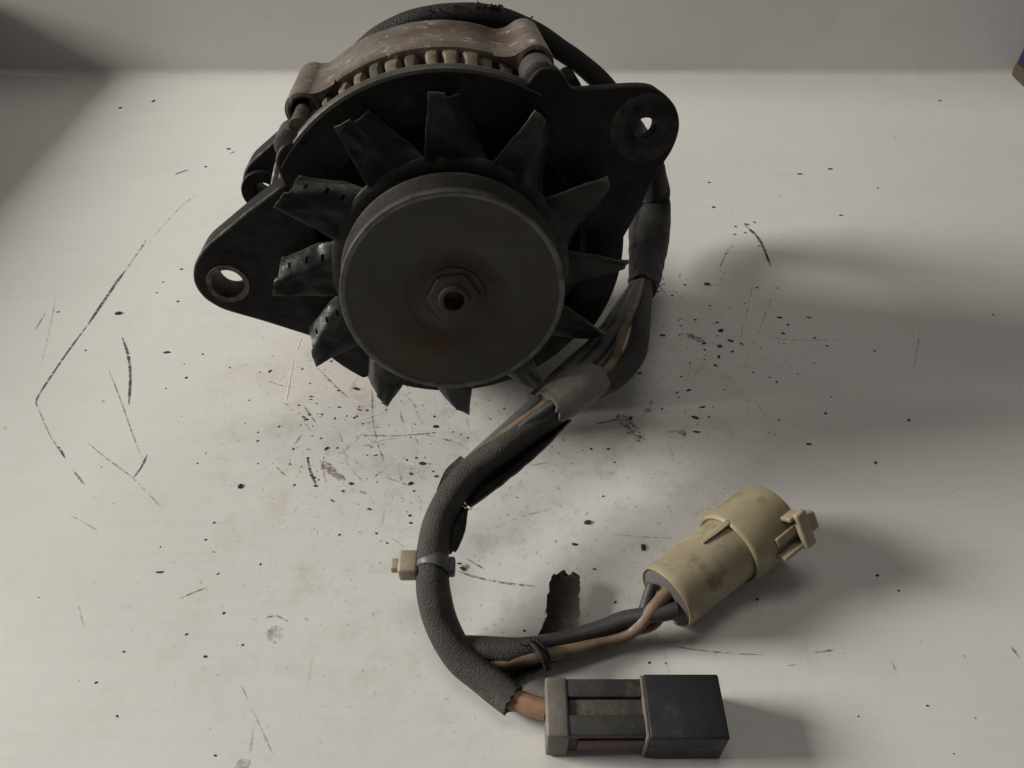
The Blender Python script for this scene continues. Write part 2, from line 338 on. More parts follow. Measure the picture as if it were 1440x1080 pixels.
# ---------------------------------------------------------------- streaks and scratches on the board
def mark(pts, wpx, m, name='scratch', z=.12):
    """pts in photo pixels on the board; flat stain following them"""
    path = catmull([pix(x, y) for x, y in pts], 1.5); fr = frames(path); N = len(path)
    bm = bmesh.new(); rows = []
    for i, p in enumerate(path):
        s = fr[i][1]; k = (p - CM).length; wd = wpx * .85 * k / F
        e = .25 + .75 * min(1, 6 * min(i, N - 1 - i) / N)
        wd *= e * (.75 + .5 * noise.noise(Vector((p.x * .3, p.y * .3, 2)) ) + .25)
        rows.append([bm.verts.new((p.x - s.x * wd / 2, p.y - s.y * wd / 2, z)), bm.verts.new((p.x + s.x * wd / 2, p.y + s.y * wd / 2, z))])
    grid_faces(bm, rows)
    return link(name, bm_mesh(bm), m, table, smooth=0)
for pts, wpx, m in [
    ([(205, 340), (178, 378), (170, 392)], 2.0, 'mk_mid'), ([(176, 380), (155, 410), (124, 456)], 4.2, 'mk_dark'), ([(124, 456), (95, 495), (63, 542), (51, 563), (53, 573)], 2.6, 'mk_dark'),
    ([(54, 575), (68, 608), (85, 636), (90, 643)], 1.8, 'mk_mid'), ([(82, 628), (91, 644)], 3, 'mk_dark'), ([(103, 662), (118, 681)], 3, 'mk_mid'),
    ([(172, 475), (180, 500), (183, 530), (181, 569)], 3.6, 'mk_dark'), ([(153, 520), (172, 570), (186, 610), (200, 645)], 1.6, 'mk_mid'),
    ([(207, 639), (198, 658), (187, 672)], 2.6, 'mk_dark'), ([(123, 623), (150, 645), (187, 673), (230, 717)], 1.7, 'mk_mid'),
    ([(432, 643), (436, 662), (445, 684)], 4, 'mk_dark'), ([(440, 690), (420, 712), (395, 738)], 1.4, 'mk_faint'),
    ([(1047, 316), (1068, 338), (1084, 374)], 4.2, 'mk_dark'), ([(79, 415), (70, 460), (57, 517)], 1.5, 'mk_faint'), ([(64, 440), (50, 463)], 2, 'mk_mid'),
    ([(412, 505), (408, 530), (401, 568)], 2.6, 'mk_white'), ([(424, 474), (417, 492)], 2.2, 'mk_white'), ([(482, 592), (510, 613), (545, 637), (598, 660)], 2.6, 'mk_white'),
    ([(449, 518), (468, 540), (492, 562)], 1.8, 'mk_white'), ([(448, 520), (470, 542), (490, 560)], 2.5, 'mk_mid'),
    ([(500, 612), (545, 613), (575, 612), (618, 608)], 2.6, 'mk_mid'), ([(523, 548), (524, 590), (530, 622)], 2.4, 'mk_mid'), ([(530, 622), (540, 650)], 2, 'mk_mid'),
    ([(838, 596), (855, 593), (872, 588)], 2.6, 'mk_dark'), ([(1045, 515), (1065, 470), (1092, 400)], 1.6, 'mk_faint'), ([(1012, 376), (1022, 355), (1030, 345)], 3, 'mk_mid'),
    ([(1070, 470), (1110, 478), (1190, 478)], 1.6, 'mk_faint'), ([(1294, 465), (1288, 500), (1284, 520)], 1.8, 'mk_faint'),
    ([(336, 958), (360, 1010), (385, 1065)], 2, 'mk_faint'), ([(356, 1020), (351, 1062)], 2.6, 'mk_faint'), ([(95, 722), (140, 748)], 1.8, 'mk_faint'),
    ([(107, 830), (112, 860), (118, 882)], 2, 'mk_faint'), ([(250, 843), (275, 832), (292, 826)], 2.2, 'mk_mid'), ([(370, 870), (388, 866), (405, 874)], 3, 'mk_mid'),
    ([(640, 802), (670, 812), (710, 820), (755, 825)], 4, 'mk_mid'), ([(655, 785), (680, 800)], 3, 'mk_mid'), ([(690, 745), (730, 728), (775, 715)], 1.8, 'mk_faint'),
    ([(940, 908), (980, 914), (1030, 919), (1075, 921)], 2.0, 'mk_mid'), ([(1145, 918), (1172, 914)], 2.6, 'mk_mid'), ([(1108, 936), (1122, 935)], 2.4, 'mk_mid'),
    ([(1253, 930), (1262, 948)], 3.2, 'mk_mid'), ([(1420, 908), (1434, 926)], 4, 'mk_mid'), ([(245, 246), (258, 241), (265, 239)], 3, 'mk_dark'),
    ([(280, 270), (255, 290), (225, 322), (205, 345)], 1.6, 'mk_faint'), ([(323, 216), (330, 213)], 3, 'mk_dark'), ([(205, 338), (196, 352), (190, 360)], 2.6, 'mk_mid'),
    ([(855, 750), (900, 755), (960, 757)], 1.8, 'mk_faint'), ([(745, 655), (770, 650)], 2, 'mk_mid'), ([(545, 672), (580, 685)], 2.4, 'mk_mid'), ([(600, 612), (640, 622), (660, 635)], 2, 'mk_faint'),
    ([(425, 610), (412, 628)], 2.6, 'mk_mid'), ([(410, 640), (402, 665)], 1.6, 'mk_faint'), ([(395, 565), (408, 572)], 2, 'mk_mid'), ([(615, 690), (616, 740), (612, 765)], 2.2, 'mk_faint'),
    ([(1060, 395), (1050, 440), (1040, 480)], 1.4, 'mk_faint'), ([(725, 12), (760, 16)], 2, 'mk_mid'), ([(1290, 200), (1300, 199)], 2.4, 'mk_faint')]:
    mark(pts, wpx, m)
for k in range(54):
    cx, cy = (random.gauss(530, 75), random.gauss(590, 55)) if k < 42 else (random.gauss(1000, 90), random.gauss(500, 80))
    if cy < 500 and 430 < cx < 860: cy = 580 + random.uniform(0, 60)
    a = random.gauss(.5, .5) if random.random() < .6 else random.uniform(0, 3.1); ln = random.uniform(5, 26)
    dx, dy = math.cos(a) * ln, math.sin(a) * ln
    mark([(cx - dx, cy - dy), (cx + random.uniform(-2, 2), cy + random.uniform(-2, 2)), (cx + dx, cy + dy)], random.choice((1.2, 1.4, 1.8, 2.4)), random.choice(('mk_faint', 'mk_faint', 'mk_mid', 'mk_mid', 'mk_white')), z=.14 + .002 * k)
for pts, wpx, m in [([(868, 583), (885, 600), (905, 622)], 26, 'mk_smear'), ([(900, 577), (924, 576)], 9, 'mk_smear'), ([(450, 648), (466, 662), (484, 676)], 13, 'mk_mid'), ([(505, 690), (520, 697)], 6, 'mk_faint'),
                    ([(330, 1082), (352, 1070)], 20, 'mk_faint'), ([(385, 880), (388, 905)], 22, 'mk_faint'), ([(940, 608), (952, 606), (965, 612)], 8, 'mk_mid'),
                    ([(965, 470), (990, 480)], 12, 'mk_mid'), ([(660, 800), (650, 792)], 12, 'mk_smear')]:
    mark(pts, wpx, m, 'smudge', .08)

# ================================================================ the alternator
AOFF = loc_to_world(0, 87, -65.6)                                       # where the ring rests on the board
alt = empty('alternator', AOFF * S, (-TILT, 0, -YAW))
tag(alt, 'greasy black alternator with finned fan, belt pulley and two mounting ears', 'alternator')
OFF = Vector((0, -87, 65.6)) * S
def part(name, me, m, parent=None, smooth=40):
    o = link(name, me, m, parent or alt, smooth)
    if parent is None: o.location = OFF
    return o
# ---- pulley
bm = bmesh.new()
lathe(bm, [(35.2, 1.5), (36, 1.2), (36.3, 2.2), (36.2, 3.2), (35.6, 3.6), (31.5, 6.2), (28.5, 7.4), (28.5, 8.4), (31.5, 9.6), (35.8, 12.2), (36.6, 12.7), (36.8, 13.8), (36.4, 14.8), (34, 15.4), (27, 16), (14, 16.4), (14, 18.6)], 128)
pul = part('pulley', bm_mesh(bm), 'pulley')
bm = bmesh.new(); lathe(bm, [(34.4, .5), (35.4, .2), (36.05, .35), (36.3, 1.0), (36.15, 1.9), (35.3, 2.1)], 128); part('rim', bm_mesh(bm), 'rim', pul)
bm = bmesh.new(); lathe(bm, [(34.6, .55), (33, .72), (25, .8), (22, 1.0), (19.5, 1.5), (17.5, 2.0), (16, 2.3)], 128); part('face_plate', bm_mesh(bm), 'pulley', pul)
bm = bmesh.new(); lathe(bm, [(16.2, 2.25), (14.5, 2.55), (12.5, 2.5), (11.0, 1.9), (9.2, 1.8)], 96); part('hub_recess', bm_mesh(bm), 'rust', pul)
bm = bmesh.new(); lathe(bm, [(10.6, 2.6), (10.5, 1.5), (10.1, 1.1), (6.0, 1.0)], 72); part('washer', bm_mesh(bm), 'rust', pul)
bm = bmesh.new(); lathe(bm, [(9.0, 1.6), (9.0, .2), (8.7, -.3), (7.8, -.6), (4.6, -.7)], 6)
bmesh.ops.bevel(bm, geom=[e for e in bm.edges if abs(e.verts[0].co.y - e.verts[1].co.y) > 1.2], offset=.9, segments=3, affect='EDGES')
part('nut', bm_mesh(bm), 'rust', pul)
bm = bmesh.new(); lathe(bm, [(5.2, 2), (5.1, -1.3), (4.8, -1.8), (3.9, -1.9), (3.4, -1.5), (3.0, 1.5), (2.0, 3.0), (0, 3.4)], 72); part('shaft_end', bm_mesh(bm), 'rust', pul)
# ---- fan
bm = bmesh.new(); lathe(bm, [(14, 17.6), (38, 17.6), (40.2, 18.4), (40.4, 19.4), (38, 19.4), (14, 19.2)], 96)
fan = part('fan', bm_mesh(bm), 'fan')
def blade_mesh(seed, holes):
    bm = bmesh.new(); nu, nv = 20, 18
    def pol(r, a): return Vector((r * math.cos(R(a)), r * math.sin(R(a))))
    rA, rB = pol(38.5, 15.5), pol(38.5, -16)            # root: leading, trailing
    tA, tB = pol(59.6, 8.2 + seed * .2), pol(57.4, -.6)  # tip
    def pt(u, v):          # u 0..1 root to tip ; v -1 (trailing) .. 1 (leading)
        e = v * .5 + .5
        A_, B_ = rA.lerp(tA, u), rB.lerp(tB, u ** .93)
        p = B_.lerp(A_, e)
        p += p.normalized() * (1.1 * max(0, u - .9) * 10 * (e > .45) + .5 * noise.noise(Vector((e * 6, seed * 2.3, u * 3))) * u)
        roll = max(0.0, -v - .1) / .9
        d = 18.4 - 3.4 * u * e ** 1.2 + 4.6 * min(1, u * 3) * roll ** 2 + 1.5 * max(0, u - .85) * 6 * (1 - e)
        d += .9 * noise.noise(Vector((u * 3 + seed, v * 2, seed * 3.1))) + .06 * noise.noise(Vector((u * 14, v * 9, seed)))
        p += Vector((-p.y, p.x)) / p.length * (.22 * noise.noise(Vector((u * 9, round(v), seed * 4))) * abs(v) ** 4)
        return Vector((p.x, d, p.y))
    skip = {(5, 3), (5, 4), (10, 2), (10, 3), (16, 2), (16, 3)} if holes else set()
    layers = []
    for off in (0, 1.1):
        layers.append([[bm.verts.new(pt(i / nu, -1 + 2 * j / nv) + Vector((0, off, 0))) for j in range(nv + 1)] for i in range(nu + 1)])
    for L_ in layers:
        for i in range(nu):
            for j in range(nv):
                if (i, j) in skip: continue
                bm.faces.new((L_[i][j], L_[i + 1][j], L_[i + 1][j + 1], L_[i][j + 1]))
    A, B = layers
    for (i, j) in skip:
        if True: continue
        ring = [(i, j), (i + 1, j), (i + 1, j + 1), (i, j + 1)]
        for k in range(4):
            p, q = ring[k], ring[(k + 1) % 4]; bm.faces.new((A[p[0]][p[1]], A[q[0]][q[1]], B[q[0]][q[1]], B[p[0]][p[1]]))
    per = [(0, j) for j in range(nv)] + [(i, nv) for i in range(nu)] + [(nu, j) for j in range(nv, 0, -1)] + [(i, 0) for i in range(nu, 0, -1)]
    for k in range(len(per)):
        p, q = per[k], per[(k + 1) % len(per)]; bm.faces.new((A[p[0]][p[1]], A[q[0]][q[1]], B[q[0]][q[1]], B[p[0]][p[1]]))
    return bm_mesh(bm)
bl = [blade_mesh(k, False) for k in range(6)]; blh = [blade_mesh(k, True) for k in range(6)]
for k in range(12):
    o = part('fan_blade', (blh if 5 <= k <= 7 else bl)[k * 5 % 6], 'fan', fan, 50); o.rotation_euler = (0, -R(-2 - 4 + 30 * k + random.uniform(-1.2, 1.2)), 0)
# ---- drive-end frame: disc with the adjusting ear
def arc(r, a0, a1, n): return [Vector((r * math.cos(R(a0 + (a1 - a0) * k / n)), r * math.sin(R(a0 + (a1 - a0) * k / n)))) for k in range(n + 1)]
ear_r = [Vector(onp(x, y, 28)) for x, y in ((903, 288), (925, 244), (946, 211), (956, 180), (951, 152), (932, 132), (903, 121), (812, 126), (801, 121))]
lob_r = [Vector(onp(x, y, 28)) for x, y in ((793, 106), (780, 96), (762, 95), (750, 104), (741, 117))]
lob_l = [Vector(onp(x, y, 28)) for x, y in ((428, 200), (412, 199), (397, 205), (388, 219), (387, 233), (394, 249), (398, 262))]
def smooth2(ps): return [Vector((q.x, q.y)) for q in catmull([Vector((p.x, p.y, 0)) for p in ps], 1.2)]
ear_r, lob_r, lob_l = smooth2(ear_r), smooth2(lob_r), smooth2(lob_l)
out = arc(61.5, -150, -127, 10) + arc(58.3, -124, -40, 36) + arc(61.5, -36, 4, 20) + [Vector((64.5, 11))] + ear_r + lob_r + arc(64.0, 66, 134, 36) + lob_l + arc(60, 160, 208, 14)
hx, hz = onp(907, 181, 28)
fr_me = plate([out, circle(hx, hz, 3.6), circle(0, 0, 47, 72)], 28, 33, 1.0)
frame_o = part('drive_end_frame', fr_me, 'cast')
bm = bmesh.new(); lathe(bm, [(11.4, 30), (11.2, 28.0), (10.4, 27.5), (4.2, 27.4), (3.7, 27.6), (3.6, 34)], 64, (hx, hz)); part('ear_boss', bm_mesh(bm), 'cast', frame_o)
bm = bmesh.new(); lathe(bm, [(47.6, 29.0), (47, 31), (46, 37), (40, 41), (20, 40), (12, 34), (12, 19)], 96); part('inner_bowl', bm_mesh(bm), 'dark', frame_o)  # set back and near-black to darken the gaps between the blades
bm = bmesh.new(); lathe_arc(bm, 60, 146, [(61.4, 29.4), (62.8, 27.9), (63.8, 28.1), (64.6, 29.2), (64.6, 31.0), (63.4, 32.6), (60.2, 33.6)]); part('rim_lip', bm_mesh(bm), 'edge', frame_o)
# half-round bolt lobes on the frame
def world_dir_lobe(name, ang, r, rad, d0, d1, m, parent):
    cx, cz = r * math.cos(R(ang)), r * math.sin(R(ang))
    bm = bmesh.new(); lathe(bm, [(0, d0), (rad * .8, d0 + .1), (rad, d0 + .9), (rad, d1 - 1), (rad * .82, d1), (0, d1 + .2)], 32, (cx, cz)); return part(name, bm_mesh(bm), m, parent)
A1, A2 = 62.0, 136.5
world_dir_lobe('bolt_lobe', A1, 66.5, 5.6, 28.6, 41.5, 'edge', frame_o)
world_dir_lobe('bolt_lobe', A2 + 2.5, 63.6, 5.4, 28.6, 41.0, 'edge', frame_o)
# ---- lower-left mounting ear
e_px = [(399, 258), (346, 298), (285, 349), (271, 376), (271, 399), (285, 420), (311, 436), (371, 453), (431, 472), (470, 485)]
ear_l = [Vector(onp(x, y, 27.6)) for x, y in e_px] + [Vector((-40, -20)), Vector((-46, 22))]
ear_l = rounded(ear_l, 3.0, 4)
ex, ez = onp(321, 399, 27.6)
ear = part('mounting_ear', plate([ear_l, circle(ex, ez, 5.4)], 27.6, 39.6, 1.1), 'cast')
bm = bmesh.new(); lathe(bm, [(5.1, 39), (5.1, 28.0), (5.5, 27.2), (7.1, 27.1), (7.4, 27.8), (7.4, 29)], 64, (ex, ez)); part('bushing', bm_mesh(bm), 'bush', ear)
# ---- vent gap: dark drum and ribs
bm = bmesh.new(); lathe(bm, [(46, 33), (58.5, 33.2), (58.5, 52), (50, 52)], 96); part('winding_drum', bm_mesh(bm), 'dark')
bm = bmesh.new()
rows = []
for i in range(9):
    t = i / 8
    k_ = 1.9 + .35 * math.cos(t * 6.28); h_ = 59.2 + 4.4 * min(1, t * 1.6)
    rows.append([bm.verts.new((x, 32.0 + 19.4 * t, z)) for x, z in ((-k_ - .9, 56.8), (-k_ - .2, h_ - 1.2), (-k_ * .8, h_ - .25), (0, h_), (k_ * .8, h_ - .25), (k_ + .2, h_ - 1.2), (k_ + .9, 56.8))])
grid_faces(bm, rows, closed_v=True); bm.faces.new(rows[0]); bm.faces.new(rows[-1])
rib = bm_mesh(bm); rib2 = rib.copy()
for k in range(25):
    o = part('cooling_rib', *((rib, 'rib') if random.random() < .55 else (rib2, 'rib_dark'))); o.scale = (random.uniform(.85, 1.25), 1, random.uniform(.985, 1.008)); o.rotation_euler = (0, -R(-38 + 5.7 * k + random.uniform(-.5, .5)), 0)
# ---- stator ring with its two bolt sleeves
bm = bmesh.new()
lathe(bm, [(57, 51.4), (63.6, 50.2), (64.9, 50.5), (65.4, 51.6), (65.3, 66), (65.4, 83), (65.6, 85), (65.6, 88), (64, 89.5), (52, 90)], 160)
for v in bm.verts: v.co += v.co.normalized() * .35 * noise.noise(v.co * .09)
st = part('stator_ring', bm_mesh(bm), 'stator')
def sleeve(ang, r, rad, d0, d1):
    cx, cz = r * math.cos(R(ang)), r * math.sin(R(ang)); bm = bmesh.new()
    lathe(bm, [(rad * .55, d0 + 9), (rad * .66, d0 + .8), (rad * .8, d0), (rad * .97, d0 + .3), (rad, d0 + 1.4), (rad * .99, (d0 + d1) / 2), (rad, d1 - 2), (rad * .7, d1), (0, d1 + .4)], 40, (cx, cz))
    # fillets down to the ring
    for sgn in (-1, 1):
        a0 = ang + sgn * 12; t0 = Vector((math.cos(R(ang)), math.sin(R(ang)))); s0 = Vector((-t0.y, t0.x)) * sgn
        rows = []
        for d in (d0 + .6, d0 + 2, (d0 + d1) / 2, d1 - 1):
            row = []
            for q in range(8):
                t = q / 7
                p1 = t0 * (r + rad * .35) + s0 * rad * .93; p2 = t0 * (65.6) + s0 * rad * 1.15; p3 = Vector((65.3 * math.cos(R(a0)), 65.3 * math.sin(R(a0))))
                p = p1 * (1 - t) ** 2 + p2 * 2 * t * (1 - t) + p3 * t * t
                row.append(bm.verts.new((p.x, d, p.y)))
            rows.append(row)
        grid_faces(bm, rows)
        bm.faces.new(rows[0] + [bm.verts.new((t0.x * 63, d0 + .6, t0.y * 63))])
    s = part('bolt_sleeve', bm_mesh(bm), 'stator', st)
    bm = bmesh.new(); tube(bm, [(cx, 30, cz), (cx, 44, cz), (cx, d0 + 10, cz)], rad * .42, 14, 3, jit=.02); part('through_bolt', bm_mesh(bm), 'bush', s)
sleeve(A1, 67.4, 6.2, 44.5, 87); sleeve(A2 - 3, 65.6, 6.2, 45.5, 86)
# ---- rear housing, its ear, stud and nut
bm = bmesh.new(); lathe(bm, [(60, 89), (61.5, 90), (60.5, 99), (57, 107), (48, 113), (30, 116), (18, 121), (0, 122)], 96); rear = part('rear_housing', bm_mesh(bm), 'cast')
r_px = [(424, 166), (400, 185), (350, 229), (342, 243), (340, 262), (345, 277), (360, 292), (385, 300)]
rear_ear = [Vector(onp(x, y, 68)) for x, y in r_px] + [Vector((-48, -6)), Vector((-40, 30))]
qx, qz = onp(368, 268, 68)
reo = part('rear_ear', plate([rounded(rear_ear, 2.5, 4), circle(qx + 1, qz, 3.3)], 68, 81, 1.0), 'cast')
bm = bmesh.new(); lathe(bm, [(8.2, 69), (8.2, 66.6), (7.8, 66.2), (4.0, 66.3), (3.4, 67), (3.3, 76)], 48, (qx + 1, qz)); part('ear_boss', bm_mesh(bm), 'cast', reo)
sx, sz = onp(802, 116, 84)
bm = bmesh.new()
prof = [(0, 77)] + [(2.6 if k % 2 else 3.1, 77.2 + k * .45) for k in range(34)] + [(3, 95)]
lathe(bm, prof, 20, (sx, sz)); part('threaded_stud', bm_mesh(bm), 'dark')

# ================================================================ wiring harness
def W(*pts): return [pix(*p) for p in pts]
LIFT = [(0, 0), (340, 0), (404, 2), (440, 8), (497, 13), (560, 19), (630, 21.5), (695, 20.5), (735, 18.5), (772, 16.5), (806, 14), (842, 9.5), (885, 4.2), (925, 1.2), (955, 0), (2000, 0)]
def lift(y):
    for (y0, a), (y1, b) in zip(LIFT, LIFT[1:]):
        if y <= y1: return a + (b - a) * (y - y0) / (y1 - y0)
def WL(*pts): return [pix(x, y, h + lift(y)) for x, y, h in pts]   # the stiff part of the cable stands off the board
hp = pix(700, 700, 0)
har = empty('wiring_harness', (hp.x * S, hp.y * S, 0))
tag(har, 'dusty black sleeved cable with grey and tan wires ending in two plugs', 'cable')
HOFF = -Vector((hp.x, hp.y, 0)) * S
def hpart(name, bm, m, parent=None, smooth=60):
    o = link(name, bm_mesh(bm), m, parent or har, smooth)
    if parent is None: o.location = HOFF
    return o
# lead over the back of the machine
lead = []
for x, y, d in ((470, 122, 98), (484, 100, 98), (505, 78, 97), (540, 48, 96), (590, 27, 95.5), (640, 20, 95), (690, 23, 95), (740, 40, 96), (790, 71, 97), (830, 101, 97), (860, 132, 96), (886, 172, 94)):
    X, Z = onp(x, y, d); lead.append(loc_to_world(X, d, Z))
bm = bmesh.new(); tube(bm, [lead[0] + Vector((-4, 6, -14))] + lead + W((905, 205, 64), (915, 240, 45), (919, 275, 29)), [4.0] * 9 + [4.3, 4.6, 4.8, 5.0, 5.2], 18, 2.0, seed=2); hpart('lead', bm, 'rubber')
# upper sleeve (split open at its lower end)
bm = bmesh.new(); tube(bm, W((904, 190, 62), (914, 230, 50), (920, 285, 28), (917, 330, 21), (911, 370, 21), (904, 406, 27)), [5.5, 7.0, 8.3, 8.4, 7.4, 6.2], 24, 1.6, jit=.10, inner=.8, ragged=1.2, seed=3)
up_s = hpart('upper_sleeve', bm, 'rubber')
bm = bmesh.new(); tube(bm, W((893, 250, 40), (897, 300, 24), (899, 350, 20), (898, 400, 27)), [4.8, 5.0, 4.9, 4.4], 16, 1.8, jit=.1, seed=5, ragged=.8, inner=.75); hpart('inner_sleeve', bm, 'rubber')
# main braided sleeve down to the cut end
main = WL((908, 385, 24), (905, 420, 27), (901, 460, 25), (893, 497, 22), (868, 528, 20), (832, 548, 18.5), (797, 570, 16.5), (762, 592, 14), (707, 630, 11), (668, 659, 8.5), (636, 695, 7), (616, 735, 6.4), (609, 772, 6.2), (608, 806, 6.2), (611, 842, 6.2), (624, 885, 6.2), (648, 925, 6.2), (682, 955, 6.2), (722, 986, 6.4))
bm = bmesh.new(); tube(bm, main, [4.2, 3.7, 3.5, 3.5, 3.7, 4.2, 4.4, 4.5, 4.6, 4.7, 4.8, 4.9, 5.0, 5.0, 5.2, 5.4, 5.2, 4.9, 4.8], 28, 1.3, jit=.05, inner=.78, ragged=.5, seed=1); hpart('braided_sleeve', bm, 'sleeve')
# loose wires in the opened stretch
for nm, pts, r_, m in [
    ('wire', ((893, 400, 30), (868, 437, 30), (843, 474, 28), (812, 508, 25), (785, 538, 21), (755, 566, 18), (722, 595, 15.5), (688, 625, 12), (655, 655, 9), (632, 685, 7)), 2.3, 'wire_grey'),
    ('wire', ((897, 400, 31), (880, 436, 32), (860, 470, 30), (838, 500, 27.5), (815, 522, 25), (780, 553, 20), (745, 586, 16), (704, 622, 12.5)), 2.2, 'wire_grey'),
    ('wire', ((901, 396, 30), (893, 425, 31.5), (881, 452, 31), (871, 480, 29.5), (864, 505, 27), (845, 528, 24), (815, 545, 22)), 1.8, 'wire_tan'),
    ('wire', ((890, 404, 27), (860, 446, 26), (830, 484, 23.5), (800, 510, 21), (775, 535, 18), (748, 560, 16)), 1.8, 'wire_grey'),
    ('wire', ((904, 402, 29), (890, 440, 29), (874, 470, 28), (852, 504, 26), (825, 532, 24)), 1.5, 'wire_grey'),
    ('wire', ((800, 545, 21), (772, 566, 19.5), (735, 592, 17), (700, 618, 14), (672, 642, 11), (650, 664, 8)), 1.7, 'wire_tan'),
    ('wire', ((800, 550, 22), (772, 572, 20), (738, 596, 17), (704, 626, 13.5)), 1.4, 'wire_grey')]:
    bm = bmesh.new(); tube(bm, WL(*pts), r_, 12, 2.0, jit=.12, seed=hash(pts[0][0]) % 9); hpart(nm, bm, m)
# tape collar
bm = bmesh.new(); tube(bm, WL((835, 532, 20), (820, 540, 19.8), (795, 557, 18.5), (770, 575, 17)), [8.2, 8.5, 8.0, 7.0], 28, 1.2, jit=.10, flat=.80, inner=.9, ragged=.9, seed=8); hpart('tape_collar', bm, 'tape')
# opened sleeve flap under the cable
bm = bmesh.new(); ribbon(bm, WL((796, 590, 11), (775, 606, 9.5), (733, 642, 6.8), (688, 680, 4.6), (656, 706, 3.2)), [5, 8.5, 9.0, 8.5, 7.0], 1.3, n=8, curl=1.6, rag=.5, seed=3); hpart('sleeve_flap', bm, 'rubber')
bm = bmesh.new(); ribbon(bm, WL((648, 716, 4.5), (642, 745, 4.5), (634, 775, 4.5)), [5, 6, 4], 1.4, n=6, curl=.6, rag=1.0, seed=4); hpart('sleeve_flap', bm, 'rubber')
bm = bmesh.new(); ribbon(bm, WL((622, 692, 6.5), (636, 668, 8), (655, 648, 9.5)), [3.5, 5.5, 4.5], 1.2, n=5, curl=.5, rag=.4, seed=5); hpart('sleeve_flap', bm, 'sleeve')
# cable tie: head and band
c0 = pix(609, 795, 21.2)
bm = bmesh.new(); rows = []
for dy in (-2.6, -2.3, 2.3, 2.6):
    rr = 5.6 if abs(dy) < 2.5 else 5.3
    rows.append([bm.verts.new((c0.x + rr * math.cos(2 * math.pi * k / 40), c0.y + dy - .06 * rr * math.cos(2 * math.pi * k / 40) * 3, c0.z + rr * math.sin(2 * math.pi * k / 40))) for k in range(40)])
grid_faces(bm, rows, closed_v=True); tie = hpart('cable_tie', bm, 'clipdark')
bm = bmesh.new(); box(bm, c0.x - 10.8, c0.x - 4.6, c0.y - 4.0, c0.y + 4.2, 18.1, 24.1, 1.0, 3); o = hpart('tie_head', bm, 'clip', tie)
bm = bmesh.new(); box(bm, c0.x - 13.3, c0.x - 10.2, c0.y - 1.9, c0.y + 2.1, 19.5, 22.3, .5); hpart('tie_tail', bm, 'clip', tie)
bm = bmesh.new(); box(bm, c0.x + 4.6, c0.x + 7.0, c0.y - 2.9, c0.y + 2.6, 18.4, 22.6, .7); hpart('tie_buckle', bm, 'clipdark', tie)
# branch to the round plug
for nm, pts, r_, m in [
    ('branch_wire', ((640, 906, 6), (680, 906, 8), (735, 908, 8.5), (775, 902, 7), (815, 893, 6), (850, 882, 7), (878, 871, 9), (905, 866, 11), (932, 862, 12.5), (952, 858, 13)), 2.6, 'wire_black'),
    ('branch_wire', ((648, 928, 5), (690, 933, 6), (735, 924, 8), (775, 920, 7.5), (820, 911, 6), (860, 901, 5), (888, 889, 6.5), (905, 872, 11), (925, 848, 14), (940, 832, 15)), 2.1, 'wire_tan'),
    ('branch_wire', ((655, 938, 3), (700, 940, 3), (750, 931, 3), (800, 915, 3), (850, 896, 4), (888, 882, 6), (905, 860, 9), (914, 832, 13), (918, 822, 14)), 1.9, 'wire_black'),
    ('branch_wire', ((650, 925, 4), (700, 935, 4), (760, 926, 4), (830, 906, 4), (884, 890, 4.5), (918, 880, 6), (936, 858, 10), (948, 842, 13)), 1.5, 'wire_brown')]:
    bm = bmesh.new(); tube(bm, W(*pts), r_, 14, 1.6, jit=.1, seed=len(pts) + int(r_ * 10)); hpart(nm, bm, m)
bm = bmesh.new(); ribbon(bm, W((650, 908, 10), (690, 908, 11.0), (725, 909, 11.2), (752, 908, 10.8)), [6, 7.5, 7, 5.5], .8, n=8, curl=-2.4, rag=1.3, seed=6); hpart('torn_wrap', bm, 'sleeve')
bm = bmesh.new(); tube(bm, W((744, 900, 11), (752, 909, 12), (764, 926, 11.5), (770, 940, 7)), 1.0, 8, 1.2, jit=.2, seed=2); hpart('binding_thread', bm, 'rubber')
bm = bmesh.new(); tube(bm, W((740, 899, 10), (756, 902, 12), (768, 916, 11), (772, 930, 8)), .7, 8, 1.2, jit=.2, seed=4); hpart('binding_thread', bm, 'rubber')
# lead into the square plug
bm = bmesh.new(); tube(bm, W((700, 972, 6.4), (735, 988, 7.2), (770, 999, 8.0)), 3.2, 16, 1.4, jit=.06); hpart('plug_wire', bm, 'wire_brown')
# frayed fibres at the sleeve ends
def fray(cx, cy, h, n, ln, spread, m='rubber'):
    bm = bmesh.new()
    for _ in range(n):
        p = pix(cx + random.uniform(-spread, spread), cy + random.uniform(-spread * .4, spread * .4), h + random.uniform(-2, 2))
        d = Vector((random.uniform(-1, 1), random.uniform(-1, 1), random.uniform(-.3, .9))).normalized() * ln * random.uniform(.4, 1)
        tube(bm, [p, p + d * .5 + Vector((random.uniform(-.5, .5),) * 3), p + d], .18, 4, .8, jit=0)
    o = hpart('frayed_fibres', bm, m); o['kind'] = 'stuff'
fray(905, 404, 30, 42, 4.5, 22); fray(745, 905, 12, 16, 2.5, 8); fray(655, 712, 24, 14, 2.2, 7); fray(640, 905, 9, 10, 2.5, 10)
bm = bmesh.new()
for k in range(64):
    i = random.randint(4, 7); p = lead[i].lerp(lead[i + 1] if i < 7 else lead[7], random.random()) + Vector((0, -1.5, 3.2))
    if random.random() < .55: p = lead[6] + Vector((random.uniform(-9, 5), -1.0, 3.4))
    d = Vector((random.uniform(-1, 1), random.uniform(-1, .3), random.uniform(.0, .8))) * random.uniform(1, 3.4)
    tube(bm, [p, p + d * .6 + Vector((.3, 0, .2)), p + d], .3, 4, .8, jit=0)
